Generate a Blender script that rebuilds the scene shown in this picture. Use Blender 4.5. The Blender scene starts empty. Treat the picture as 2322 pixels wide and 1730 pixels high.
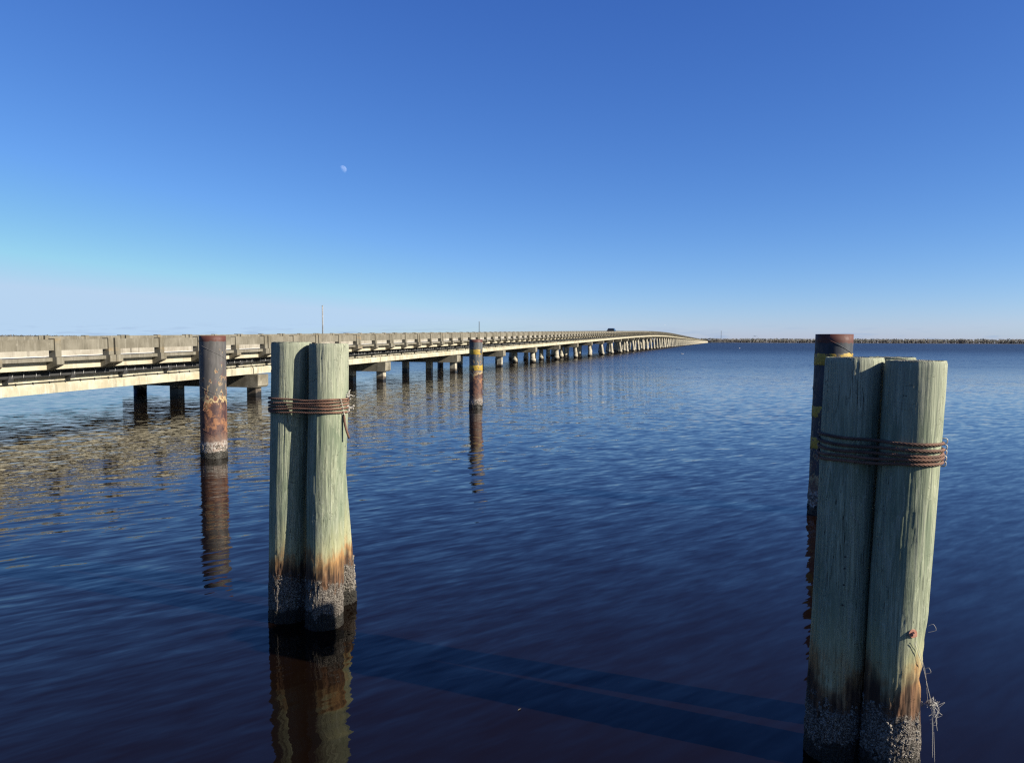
import bpy, math, random
from mathutils import Vector, Matrix, noise as mnoise

R = math.radians
C = bpy.context.scene.collection
SC = bpy.context.scene

# ------------------------------------------------------------------ camera
PW, PH, FPX = 2322.0, 1730.0, 1754.0          # photograph size and focal length in its pixels
EYE = 2.70                                    # eye height above the water
PITCH, ROLL = R(2.975), 0.0040
cam_d = bpy.data.cameras.new('camera')
cam = bpy.data.objects.new('camera', cam_d); C.objects.link(cam)
CAM_M = Matrix.Rotation(math.pi/2 - PITCH, 3, 'X') @ Matrix.Rotation(ROLL, 3, 'Z')
cam.matrix_world = Matrix.Translation((0, 0, EYE)) @ CAM_M.to_4x4()
cam_d.sensor_width = 36.0
cam_d.lens = FPX / PW * 36.0
cam_d.clip_start, cam_d.clip_end = 0.05, 120000
SC.camera = cam

# ------------------------------------------------------------------ light
SUN_AZ, SUN_EL = R(113.5), R(27.2)            # clockwise from +Y
SUN_DIR = Vector((math.sin(SUN_AZ)*math.cos(SUN_EL), math.cos(SUN_AZ)*math.cos(SUN_EL), math.sin(SUN_EL)))
world = bpy.data.worlds.new('World'); SC.world = world
world.use_nodes = True
wt = world.node_tree; wt.nodes.clear()
w_out = wt.nodes.new('ShaderNodeOutputWorld')
w_bg = wt.nodes.new('ShaderNodeBackground'); w_bg.inputs['Strength'].default_value = 0.071
w_sky = wt.nodes.new('ShaderNodeTexSky'); w_sky.sky_type = 'NISHITA'; w_sky.sun_disc = False
w_sky.sun_elevation, w_sky.sun_rotation = SUN_EL, SUN_AZ
w_sky.altitude, w_sky.air_density, w_sky.dust_density, w_sky.ozone_density = 0.0, 0.74, 0.28, 9.5
w_hsv = wt.nodes.new('ShaderNodeVectorMath'); w_hsv.operation = 'MULTIPLY'     # the camera's white balance for the sky
w_hsv.inputs[1].default_value = (0.96, 0.915, 1.04)
wt.links.new(w_sky.outputs[0], w_hsv.inputs[0])
# the camera's colour response for the whole sky, one curve per channel
w_min = wt.nodes.new('ShaderNodeVectorMath'); w_min.operation = 'MINIMUM'; w_min.inputs[1].default_value = (2.3, 3.78, 6.25)
wt.links.new(w_hsv.outputs[0], w_min.inputs[0])
w_pow = wt.nodes.new('ShaderNodeVectorMath'); w_pow.operation = 'POWER'; w_pow.inputs[1].default_value = (1.29, 1.11, 0.74)
wt.links.new(w_min.outputs[0], w_pow.inputs[0])
w_gain = wt.nodes.new('ShaderNodeVectorMath'); w_gain.operation = 'MULTIPLY'; w_gain.inputs[1].default_value = (1.04, 0.955, 1.42)
wt.links.new(w_pow.outputs[0], w_gain.inputs[0])
# thin, low clouds far away over the horizon
w_tc = wt.nodes.new('ShaderNodeTexCoord')
w_sep = wt.nodes.new('ShaderNodeSeparateXYZ'); wt.links.new(w_tc.outputs['Generated'], w_sep.inputs[0])
w_map = wt.nodes.new('ShaderNodeMapping'); w_map.inputs['Scale'].default_value = (26, 26, 230)
wt.links.new(w_tc.outputs['Generated'], w_map.inputs[0])
w_n = wt.nodes.new('ShaderNodeTexNoise'); w_n.inputs['Scale'].default_value = 1.0; w_n.inputs['Detail'].default_value = 5
wt.links.new(w_map.outputs[0], w_n.inputs['Vector'])
w_r = wt.nodes.new('ShaderNodeMapRange'); w_r.inputs[1].default_value = 0.52; w_r.inputs[2].default_value = 0.68
w_r.inputs[3].default_value, w_r.inputs[4].default_value = 0.0, 0.55
wt.links.new(w_n.outputs['Fac'], w_r.inputs[0])
w_b = wt.nodes.new('ShaderNodeMapRange'); w_b.interpolation_type = 'SMOOTHSTEP'
w_b.inputs[1].default_value, w_b.inputs[2].default_value = 0.024, 0.006
w_b.inputs[3].default_value, w_b.inputs[4].default_value = 0.0, 1.0
wt.links.new(w_sep.outputs['Z'], w_b.inputs[0])
w_m = wt.nodes.new('ShaderNodeMath'); w_m.operation = 'MULTIPLY'
wt.links.new(w_r.outputs[0], w_m.inputs[0]); wt.links.new(w_b.outputs[0], w_m.inputs[1])
w_mix = wt.nodes.new('ShaderNodeMix'); w_mix.data_type = 'RGBA'
wt.links.new(w_m.outputs[0], w_mix.inputs['Factor'])
wt.links.new(w_gain.outputs[0], w_mix.inputs[6]); w_mix.inputs[7].default_value = (2.15, 2.95, 4.3, 1)
wt.links.new(w_mix.outputs[2], w_bg.inputs['Color'])
wt.links.new(w_bg.outputs[0], w_out.inputs['Surface'])

sun_d = bpy.data.lights.new('sun', 'SUN'); sun_d.energy = 5.0; sun_d.angle = R(0.53); sun_d.color = (1.0, 0.93, 0.80)
sun = bpy.data.objects.new('sun', sun_d); C.objects.link(sun)
sun.rotation_euler = (-SUN_DIR).to_track_quat('-Z', 'Y').to_euler(); sun.location = SUN_DIR*200

SC.view_settings.view_transform = 'Standard'; SC.view_settings.look = 'None'
SC.view_settings.exposure = 1.15; SC.view_settings.gamma = 1.0; SC.view_settings.use_curve_mapping = False
SC.render.engine = 'CYCLES'
SC.cycles.use_denoising = False; SC.cycles.use_adaptive_sampling = False
SC.cycles.max_bounces = 6; SC.cycles.diffuse_bounces = 3; SC.cycles.glossy_bounces = 4
SC.cycles.transparent_max_bounces = 8
SC.cycles.sample_clamp_indirect = 1.5
SC.cycles.filter_width = 1.3

# ------------------------------------------------------------------ helpers
def ray(x, y):
    """direction in the world of a pixel of the photograph"""
    return (CAM_M @ Vector(((x-PW/2)/FPX, -(y-PH/2)/FPX, -1.0))).normalized()
def on_level(x, y, z=0.0):
    d = ray(x, y); return Vector((0, 0, EYE)) + d*((z-EYE)/d.z)
def at_depth(x, y, Y):
    d = ray(x, y); return Vector((0, 0, EYE)) + d*(Y/d.y)

class MB:
    """collects faces; build() links them as one mesh object"""
    def __init__(s): s.v, s.f, s.sm = [], [], []
    def face(s, idx, smooth=False): s.f.append(tuple(idx)); s.sm.append(smooth)
    def box(s, x0, x1, y0, y1, z0, z1, shear=None):
        b = len(s.v)
        for z in (z0, z1):
            for (x, y) in ((x0, y0), (x1, y0), (x1, y1), (x0, y1)):
                s.v.append((x, y, z + (shear(y) if shear else 0)))
        for q in ((3, 2, 1, 0), (4, 5, 6, 7), (0, 1, 5, 4), (1, 2, 6, 5), (2, 3, 7, 6), (3, 0, 4, 7)):
            s.face([b+i for i in q])
        return s
    def prism(s, poly, x0, x1, shear=None):
        """polygon in (y, z) swept along x; counter-clockwise seen from +x"""
        b, n = len(s.v), len(poly)
        for x in (x0, x1):
            for (y, z) in poly: s.v.append((x, y, z + (shear(y) if shear else 0)))
        s.face([b+i for i in reversed(range(n))]); s.face([b+n+i for i in range(n)])
        for i in range(n):
            j = (i+1) % n; s.face((b+i, b+j, b+n+j, b+n+i))
        return s
    def tube(s, pts, r, n=6, cap=True, smooth=True):
        pts = [Vector(p) for p in pts]; b = len(s.v); m = len(pts); up = None
        for i, p in enumerate(pts):
            t = (pts[min(i+1, m-1)] - pts[max(i-1, 0)])
            t = t.normalized() if t.length > 1e-9 else Vector((0, 0, 1))
            if up is None:
                up = Vector((0, 0, 1)) if abs(t.z) < 0.9 else Vector((1, 0, 0))
            a = up - t*up.dot(t)
            if a.length < 1e-6: a = t.orthogonal()
            a.normalize(); up = a; c = t.cross(a)
            rr = r[i] if isinstance(r, (list, tuple)) else r
            for k in range(n):
                g = 2*math.pi*k/n
                s.v.append(tuple(p + (a*math.cos(g) + c*math.sin(g))*rr))
        for i in range(m-1):
            for k in range(n):
                k2 = (k+1) % n
                s.face((b+i*n+k, b+i*n+k2, b+(i+1)*n+k2, b+(i+1)*n+k), smooth)
        if cap:
            s.face([b+k for k in reversed(range(n))]); s.face([b+(m-1)*n+k for k in range(n)])
        return s
    def lathe(s, prof, n=24, cx=0, cy=0, smooth=True, cap=(True, True), rot=0):
        """prof: list of (radius, z) upward"""
        b = len(s.v); m = len(prof)
        for (r, z) in prof:
            for k in range(n):
                g = 2*math.pi*k/n + rot; s.v.append((cx+r*math.cos(g), cy+r*math.sin(g), z))
        for i in range(m-1):
            for k in range(n):
                k2 = (k+1) % n; s.face((b+i*n+k, b+i*n+k2, b+(i+1)*n+k2, b+(i+1)*n+k), smooth)
        if cap[0]: s.face([b+k for k in reversed(range(n))])
        if cap[1]: s.face([b+(m-1)*n+k for k in range(n)])
        return s
    def mesh(s, name, m):
        me = bpy.data.meshes.new(name); me.from_pydata(s.v, [], s.f)
        me.polygons.foreach_set('use_smooth', s.sm)
        if m: me.materials.append(m)
        me.update(); return me
    def build(s, name, m, parent=None, loc=(0, 0, 0)):
        return link(name, s.mesh(name, m), parent, loc)

def link(name, me, parent=None, loc=(0, 0, 0)):
    o = bpy.data.objects.new(name, me); C.objects.link(o); o.location = loc
    if parent: o.parent = parent
    return o
def tag(o, label=None, cat=None, group=None, kind=None):
    if label: o['label'] = label
    if cat: o['category'] = cat
    if group: o['group'] = group
    if kind: o['kind'] = kind
    return o
def empty(name, loc=(0, 0, 0)): return link(name, None, None, loc)

# ------------------------------------------------------------------ node helper
class NT:
    def __init__(s, name):
        s.m = bpy.data.materials.new(name); s.m.use_nodes = True; s.t = s.m.node_tree; s.t.nodes.clear()
        s.out = s.n('OutputMaterial')
    def n(s, kind, **kw):
        nd = s.t.nodes.new('ShaderNode'+kind)
        for k, v in kw.items(): setattr(nd, k, v)
        return nd
    def put(s, sock, v):
        if v is None: return
        if hasattr(v, 'is_linked') or isinstance(v, bpy.types.NodeSocket): s.t.links.new(v, sock)
        else:
            if sock.type == 'RGBA' and len(v) == 3: v = (*v, 1)
            sock.default_value = v
    def pos(s): return s.n('NewGeometry').outputs['Position']
    def obj(s): return s.n('TexCoord').outputs['Object']
    def rnd(s): return s.n('ObjectInfo').outputs['Random']
    def map(s, vec, scale=(1, 1, 1), rot=(0, 0, 0), loc=(0, 0, 0)):
        m = s.n('Mapping'); s.put(m.inputs[0], vec)
        m.inputs['Scale'].default_value = scale; m.inputs['Rotation'].default_value = rot; s.put(m.inputs['Location'], loc)
        return m.outputs[0]
    def noise(s, vec, scale=1.0, detail=3.0, rough=0.5, dist=0.0, color=False):
        x = s.n('TexNoise'); s.put(x.inputs['Vector'], vec); x.inputs['Scale'].default_value = scale
        x.inputs['Detail'].default_value = detail; x.inputs['Roughness'].default_value = rough; x.inputs['Distortion'].default_value = dist
        return x.outputs['Color' if color else 'Fac']
    def voro(s, vec, scale=1.0, feature='F1', out='Distance'):
        x = s.n('TexVoronoi', feature=feature); s.put(x.inputs['Vector'], vec); x.inputs['Scale'].default_value = scale
        return x.outputs[out]
    def math(s, op, a, b=None, clamp=False):
        x = s.n('Math', operation=op); x.use_clamp = clamp; s.put(x.inputs[0], a)
        if b is not None: s.put(x.inputs[1], b)
        return x.outputs[0]
    def vmath(s, op, a, b=None, scale=None):
        x = s.n('VectorMath', operation=op); s.put(x.inputs[0], a)
        if b is not None: s.put(x.inputs[1], b)
        if scale is not None: s.put(x.inputs['Scale'], scale)
        return x.outputs[0]
    def rng(s, v, a, b, c=0.0, d=1.0, smooth=True):
        x = s.n('MapRange'); x.interpolation_type = 'SMOOTHSTEP' if smooth else 'LINEAR'
        s.put(x.inputs[0], v)
        for i, k in enumerate((a, b, c, d)): s.put(x.inputs[1+i], k)
        return x.outputs[0]
    def mix(s, f, a, b, mode='MIX'):
        x = s.n('Mix', data_type='RGBA', blend_type=mode); s.put(x.inputs['Factor'], f); s.put(x.inputs[6], a); s.put(x.inputs[7], b)
        return x.outputs[2]
    def z(s, vec):
        x = s.n('SeparateXYZ'); s.put(x.inputs[0], vec); return x.outputs
    def bump(s, h, strength=0.3, dist=0.02, normal=None):
        x = s.n('Bump'); x.inputs['Strength'].default_value = strength; x.inputs['Distance'].default_value = dist
        s.put(x.inputs['Height'], h); s.put(x.inputs['Normal'], normal) if normal is not None else None
        return x.outputs[0]
    def bsdf(s, color, rough=0.8, normal=None, metal=0.0, spec=0.4, gain=0.74, **kw):
        color = s.mix(1.0, color, (gain, gain, gain), 'MULTIPLY')
        p = s.n('BsdfPrincipled'); s.put(p.inputs['Base Color'], color); s.put(p.inputs['Roughness'], rough)
        s.put(p.inputs['Metallic'], metal); s.put(p.inputs['Specular IOR Level'], spec)
        if normal is not None: s.put(p.inputs['Normal'], normal)
        for k, v in kw.items(): s.put(p.inputs[k], v)
        s.t.links.new(p.outputs[0], s.out.inputs['Surface']); return p

def mat_concrete(name, base, dark, light, streak=0.6, rough=0.88, rust=0.0):
    t = NT(name); p = t.pos()
    a = t.noise(p, 1.3, 5, 0.6); b = t.noise(t.map(p, (9, 9, 1.2)), 1.0, 4, 0.6); c = t.noise(p, 60, 3, 0.6)
    col = t.mix(t.rng(a, 0.35, 0.68), dark, base)
    col = t.mix(t.math('MULTIPLY', t.rng(b, 0.5, 0.72), streak), col, light)
    col = t.mix(t.rng(c, 0.3, 0.75, 0.0, 0.35), col, dark)
    d = t.noise(t.map(p, (3.2, 3.2, 0.35)), 1.0, 5, 0.65); e = t.noise(p, 5.0, 5, 0.7)
    col = t.mix(t.math('MULTIPLY', t.rng(d, 0.54, 0.66), 0.5), col, tuple(q*0.55 for q in dark))
    col = t.mix(t.math('MULTIPLY', t.rng(e, 0.58, 0.68), 0.45), col, light)
    if rust:
        g = t.noise(t.map(p, (0.5, 0.5, 4)), 1.0, 4, 0.6)
        col = t.mix(t.rng(g, 0.56, 0.75, 0.0, rust), col, (0.55, 0.33, 0.10))
    t.bsdf(col, rough, t.bump(c, 0.25, 0.01), spec=0.25)
    return t.m
def mat_plain(name, col, rough=0.6, metal=0.0, var=0.25):
    t = NT(name); a = t.noise(t.obj(), 6, 4, 0.6)
    c = t.mix(t.rng(a, 0.3, 0.7), tuple(x*(1-var) for x in col), tuple(min(1, x*(1+var)) for x in col))
    t.bsdf(c, t.rng(a, 0.3, 0.7, rough*0.85, min(1, rough*1.1)), metal=metal)
    return t.m

M = {}
M['rail'] = mat_concrete('railing_concrete', (0.22, 0.20, 0.155), (0.14, 0.125, 0.092), (0.31, 0.285, 0.23), 0.55)
M['post'] = mat_concrete('post_concrete', (0.225, 0.205, 0.158), (0.14, 0.122, 0.085), (0.30, 0.275, 0.22), 0.5, rust=0.18)
M['cap'] = mat_concrete('cap_concrete', (0.32, 0.29, 0.22), (0.14, 0.122, 0.088), (0.39, 0.36, 0.285), 0.4)
M['girder'] = mat_concrete('girder_concrete', (0.56, 0.515, 0.39), (0.38, 0.34, 0.24), (0.60, 0.565, 0.475), 0.6, rust=0.30)
M['slab'] = mat_concrete('slab_concrete', (0.54, 0.49, 0.36), (0.40, 0.35, 0.25), (0.58, 0.545, 0.44), 0.5)
M['asphalt'] = mat_plain('road_surface', (0.13, 0.125, 0.115), 0.9)
M['white'] = mat_plain('white_paint', (0.62, 0.61, 0.58), 0.6, 0, 0.06)
M['pipe'] = mat_plain('dark_pipe', (0.04, 0.04, 0.04), 0.9)
M['rustiron'] = mat_plain('rusty_iron', (0.16, 0.075, 0.04), 0.8)
M['metal'] = mat_plain('galvanised', (0.45, 0.45, 0.44), 0.45, 0.6)
M['grey'] = mat_plain('grey_pole_paint', (0.30, 0.30, 0.29), 0.7)
M['black'] = mat_plain('black_steel', (0.02, 0.021, 0.022), 0.6)

def mat_bridge_pile():
    t = NT('bridge_pile_concrete'); p = t.pos(); z = t.z(p)[2]
    a = t.noise(p, 2.2, 5, 0.6); b = t.noise(t.map(p, (7, 7, 1.0)), 1, 4, 0.6)
    col = t.mix(t.rng(a, 0.35, 0.68), (0.30, 0.265, 0.20), (0.50, 0.455, 0.35))
    col = t.mix(t.rng(b, 0.5, 0.75, 0, 0.6), col, (0.47, 0.43, 0.35))
    zz = t.math('ADD', z, t.math('MULTIPLY', t.math('SUBTRACT', a, 0.5), 0.5))
    col = t.mix(t.rng(zz, 0.36, 0.26), col, (0.10, 0.08, 0.06))
    col = t.mix(t.rng(zz, 0.17, 0.12), col, (0.02, 0.018, 0.015))
    t.bsdf(col, t.rng(zz, 0.2, 0.3, 0.35, 0.85), t.bump(a, 0.4, 0.03), spec=0.3)
    return t.m
M['bpile'] = mat_bridge_pile()

def mat_timber():
    t = NT('treated_timber'); o = t.obj(); p = t.pos(); z = t.z(p)[2]
    seed = t.vmath('SCALE', (7.3, 3.1, 5.7), scale=t.math('MULTIPLY', t.rnd(), 10))
    o = t.vmath('ADD', o, seed)
    fine = t.noise(t.map(o, (150, 150, 4.0)), 1, 4, 0.65)
    med = t.noise(t.map(o, (34, 34, 1.6)), 1, 5, 0.62, 0.3)
    big = t.noise(t.map(o, (5, 5, 1.3)), 1, 4, 0.55)
    # cathedral grain: thin pale contour lines of a slowly varying field
    fld = t.noise(t.map(o, (10, 10, 1.1)), 1, 2.0, 0.55)
    ln = t.math('ABSOLUTE', t.math('SINE', t.math('MULTIPLY', fld, 62)))
    line = t.math('MULTIPLY', t.rng(ln, 0.30, 0.03), t.rng(big, 0.36, 0.55))
    # worn growth layers: patches that end in ragged contour edges
    warp = t.math('ADD', fld, t.math('MULTIPLY', t.math('SUBTRACT', t.noise(t.map(o, (60, 60, 9)), 1, 3, 0.6), 0.5), 0.05))
    step = t.n('Math', operation='SNAP'); t.put(step.inputs[0], warp); step.inputs[1].default_value = 0.045
    lay = t.math('FRACT', t.math('MULTIPLY', step.outputs[0], 37.7))
    col = t.mix(t.rng(big, 0.32, 0.68), (0.19, 0.225, 0.15), (0.40, 0.412, 0.28))
    col = t.mix(t.math('MULTIPLY', lay, 0.55), col, (0.105, 0.13, 0.085))
    col = t.mix(t.rng(lay, 0.72, 0.8, 0, 0.35), col, (0.47, 0.47, 0.35))
    col = t.mix(t.rng(med, 0.40, 0.66), t.mix(0.4, col, (0.08, 0.105, 0.075)), col)
    col = t.mix(t.rng(fine, 0.36, 0.60, 0.38, 0.0), col, (0.085, 0.10, 0.068))
    col = t.mix(t.math('MULTIPLY', line, 0.28), col, (0.46, 0.48, 0.37))
    # paler, drier top
    tz = t.math('ADD', z, t.math('MULTIPLY', big, 0.6))
    col = t.mix(t.rng(tz, 2.2, 2.9, 0, 0.35), col, (0.36, 0.355, 0.275))
    # drying checks
    chk = t.noise(t.map(o, (46, 46, 1.1)), 1, 2, 0.5)
    crack = t.rng(t.math('ABSOLUTE', t.math('SUBTRACT', chk, 0.5)), 0.012, 0.0)
    crack = t.math('MULTIPLY', crack, t.rng(big, 0.48, 0.6))
    cr2 = t.noise(t.map(o, (7, 7, 26)), 1, 2, 0.6)
    crack2 = t.math('MULTIPLY', t.rng(t.math('ABSOLUTE', t.math('SUBTRACT', cr2, 0.5)), 0.006, 0.0), t.rng(t.noise(o, 9, 2), 0.58, 0.66))
    crack = t.math('MAXIMUM', crack, crack2)
    col = t.mix(t.math('MULTIPLY', crack, 0.85), col, (0.02, 0.022, 0.018))
    # stain towards the water: yellow, rust orange, dark brown
    w = t.math('ADD', z, t.math('ADD', t.math('MULTIPLY', t.math('SUBTRACT', big, 0.5), 0.75), t.math('MULTIPLY', t.math('SUBTRACT', med, 0.5), 0.22)))
    col = t.mix(t.rng(w, 1.05, 0.72, 0, 0.5), col, t.mix(t.rng(med, 0.35, 0.65), (0.29, 0.275, 0.13), (0.42, 0.385, 0.205)))
    pat = t.rng(t.noise(o, 4.5, 3, 0.6), 0.38, 0.6, 0.15, 0.9)
    col = t.mix(t.math('MULTIPLY', t.rng(w, 0.80, 0.62), pat), col, t.mix(t.rng(fine, 0.35, 0.65), (0.15, 0.075, 0.032), (0.38, 0.20, 0.075)))
    col = t.mix(t.rng(w, 0.68, 0.47), col, t.mix(t.rng(med, 0.38, 0.66), (0.036, 0.023, 0.016), (0.14, 0.075, 0.042)))
    grit = t.noise(p, 90, 3, 0.7)
    crust = t.mix(t.rng(grit, 0.42, 0.66), (0.045, 0.036, 0.03), (0.27, 0.24, 0.205))
    w2 = t.math('ADD', z, t.math('ADD', t.math('MULTIPLY', t.math('SUBTRACT', t.noise(p, 14, 4, 0.7), 0.5), 0.45), t.math('MULTIPLY', t.math('SUBTRACT', t.noise(p, 3.2, 2, 0.6), 0.5), 0.55)))
    col = t.mix(t.rng(w2, 0.44, 0.36), col, crust)
    col = t.mix(t.rng(w2, 0.17, 0.12), col, t.mix(t.rng(grit, 0.45, 0.7), (0.018, 0.016, 0.013), (0.06, 0.055, 0.045)))
    h = t.math('ADD', t.math('MULTIPLY', fine, 0.35), t.math('MULTIPLY', med, 0.7))
    h = t.math('SUBTRACT', h, t.math('MULTIPLY', crack, 0.8))
    h = t.math('ADD', h, t.math('MULTIPLY', step.outputs[0], 5.0))
    nb = t.bump(h, 0.7, 0.012)
    nb = t.bump(t.math('MULTIPLY', grit, t.rng(w2, 0.46, 0.36)), 0.9, 0.02, nb)
    t.bsdf(col, t.rng(w2, 0.12, 0.2, 0.4, 0.9), nb, spec=0.15, gain=0.90)
    return t.m
M['timber'] = mat_timber()

def mat_endgrain():
    t = NT('timber_end_grain'); o = t.obj()
    x = t.n('VectorMath', operation='LENGTH'); t.put(x.inputs[0], t.map(t.vmath('ADD', o, t.vmath('SCALE', t.noise(o, 9, 2, color=True), scale=0.03)), (1, 1, 0)))
    rings = t.math('SINE', t.math('MULTIPLY', x.outputs['Value'], 420))
    a = t.noise(o, 25, 4, 0.7)
    col = t.mix(t.rng(a, 0.35, 0.65), (0.10, 0.095, 0.075), (0.30, 0.28, 0.22))
    col = t.mix(t.rng(rings, 0.2, 1, 0, 0.4), col, (0.07, 0.065, 0.05))
    t.bsdf(col, 0.95, t.bump(t.math('ADD', a, t.math('MULTIPLY', rings, 0.2)), 0.7, 0.02), spec=0.1)
    return t.m
M['endgrain'] = mat_endgrain()

def mat_barnacle():
    t = NT('barnacle_shell'); p = t.pos(); z = t.z(p)[2]; a = t.noise(p, 120, 3, 0.6); b = t.noise(p, 9, 3, 0.6)
    col = t.mix(t.rng(a, 0.35, 0.7), (0.10, 0.082, 0.066), (0.37, 0.335, 0.28))
    col = t.mix(t.rng(b, 0.5, 0.7, 0, 0.6), col, (0.14, 0.11, 0.09))
    w = t.math('ADD', z, t.math('MULTIPLY', t.math('SUBTRACT', b, 0.5), 0.15))
    col = t.mix(t.rng(w, 0.17, 0.12), col, (0.035, 0.032, 0.026))
    t.bsdf(col, 0.85, spec=0.25); return t.m
M['barnacle'] = mat_barnacle()

def mat_steel(name, rust_z, seed, paint=(0.06, 0.066, 0.07), top=2.62):
    """painted pipe pile rusting up from the water"""
    t = NT(name); p = t.pos(); z = t.z(p)[2]
    q = t.vmath('ADD', p, (seed*13.7, seed*5.1, seed*3.3))
    n1 = t.noise(q, 3.0, 5, 0.6); n2 = t.noise(t.map(q, (9, 9, 5)), 1, 5, 0.65); n3 = t.noise(t.map(q, (14, 14, 2.0)), 1, 4, 0.6)
    col = t.mix(t.rng(n3, 0.35, 0.7), paint, tuple(c*1.7 for c in paint))
    col = t.mix(t.rng(n1, 0.56, 0.66, 0, 0.45), col, (0.12, 0.055, 0.06))          # purple primer showing through
    # flaked spots with pale edges
    zf = t.rng(z, rust_z+1.3, rust_z, 0.0, 0.13)
    lvl = t.math('ADD', n2, zf)
    col = t.mix(t.rng(lvl, 0.645, 0.66), col, (0.42, 0.30, 0.16))
    col = t.mix(t.rng(lvl, 0.675, 0.69), col, (0.13, 0.055, 0.04))
    # rust zone
    zz = t.math('ADD', z, t.math('ADD', t.math('MULTIPLY', t.math('SUBTRACT', n1, 0.5), 0.9), t.math('MULTIPLY', t.math('SUBTRACT', n2, 0.5), 0.6)))
    rust = t.mix(t.rng(n2, 0.42, 0.60), (0.055, 0.028, 0.027), (0.155, 0.072, 0.048))
    rust = t.mix(t.rng(n1, 0.52, 0.58), rust, t.mix(t.rng(n2, 0.55, 0.58), (0.25, 0.115, 0.055), (0.075, 0.036, 0.029)))
    col = t.mix(t.rng(zz, rust_z+0.10, rust_z+0.05), col, (0.44, 0.33, 0.17))
    col = t.mix(t.rng(zz, rust_z+0.03, rust_z-0.04), col, rust)
    # bare rusty top band
    tz = t.math('ADD', z, t.math('MULTIPLY', t.math('SUBTRACT', n3, 0.5), 0.10))
    col = t.mix(t.rng(tz, top, top+0.02), col, t.mix(n1, (0.070, 0.025, 0.018), (0.13, 0.042, 0.028)))
    # crust and wet foot
    g = t.noise(q, 28, 5, 0.75); wz = t.math('ADD', z, t.math('MULTIPLY', t.math('SUBTRACT', t.noise(q, 7, 4, 0.7), 0.5), 0.35))
    col = t.mix(t.rng(wz, 0.62, 0.46, 0, 0.7), col, t.mix(n2, (0.08, 0.05, 0.04), (0.24, 0.15, 0.10)))
    col = t.mix(t.math('MULTIPLY', t.rng(wz, 0.44, 0.34), t.rng(g, 0.42, 0.58)), col, (0.40, 0.365, 0.32))
    col = t.mix(t.rng(wz, 0.16, 0.13), col, t.mix(t.rng(g, 0.4, 0.7), (0.025, 0.023, 0.018), (0.075, 0.068, 0.055)))
    hb = t.math('ADD', t.math('MULTIPLY', t.rng(lvl, 0.66, 0.69), -0.4), t.math('MULTIPLY', g, t.rng(z, rust_z+0.3, 0.3, 0.1, 1.2)))
    t.bsdf(col, t.rng(n2, 0.3, 0.7, 0.5, 0.8), t.bump(hb, 0.5, 0.012), spec=0.35)
    return t.m
M['steel_a'] = mat_steel('steel_pile_paint', 1.30, 1.0, paint=(0.068, 0.063, 0.060), top=2.66)
M['steel_b'] = mat_steel('steel_pile_paint_banded', 1.40, 2.0, top=2.64)
M['steel_c'] = mat_steel('steel_pile_paint_dark', 0.45, 4.0, paint=(0.030, 0.034, 0.042), top=2.68)

def mat_band():
    t = NT('chipped_yellow_paint'); p = t.pos()
    n = t.noise(t.map(p, (10, 10, 8)), 1, 5, 0.65); b = t.noise(p, 3, 3)
    col = t.mix(t.rng(n, 0.35, 0.7), (0.33, 0.21, 0.02), (0.52, 0.35, 0.045))
    col = t.mix(t.rng(n, 0.585, 0.60), col, (0.10, 0.055, 0.04))
    col = t.mix(t.rng(b, 0.62, 0.64), col, (0.05, 0.05, 0.05))
    t.bsdf(col, 0.6, t.bump(n, 0.3, 0.01)); return t.m
M['band'] = mat_band()
M['rope'] = mat_plain('rusty_wire_rope', (0.15, 0.078, 0.05), 0.8, 0.0, 0.5)
M['line'] = mat_plain('pale_fishing_line', (0.46, 0.43, 0.38), 0.5, 0, 0.1)
M['galv'] = mat_plain('pale_staple', (0.52, 0.47, 0.38), 0.5, 0.3)
M['bolt'] = mat_plain('rusty_bolt', (0.50, 0.24, 0.16), 0.7, 0.1, 0.35)

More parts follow.
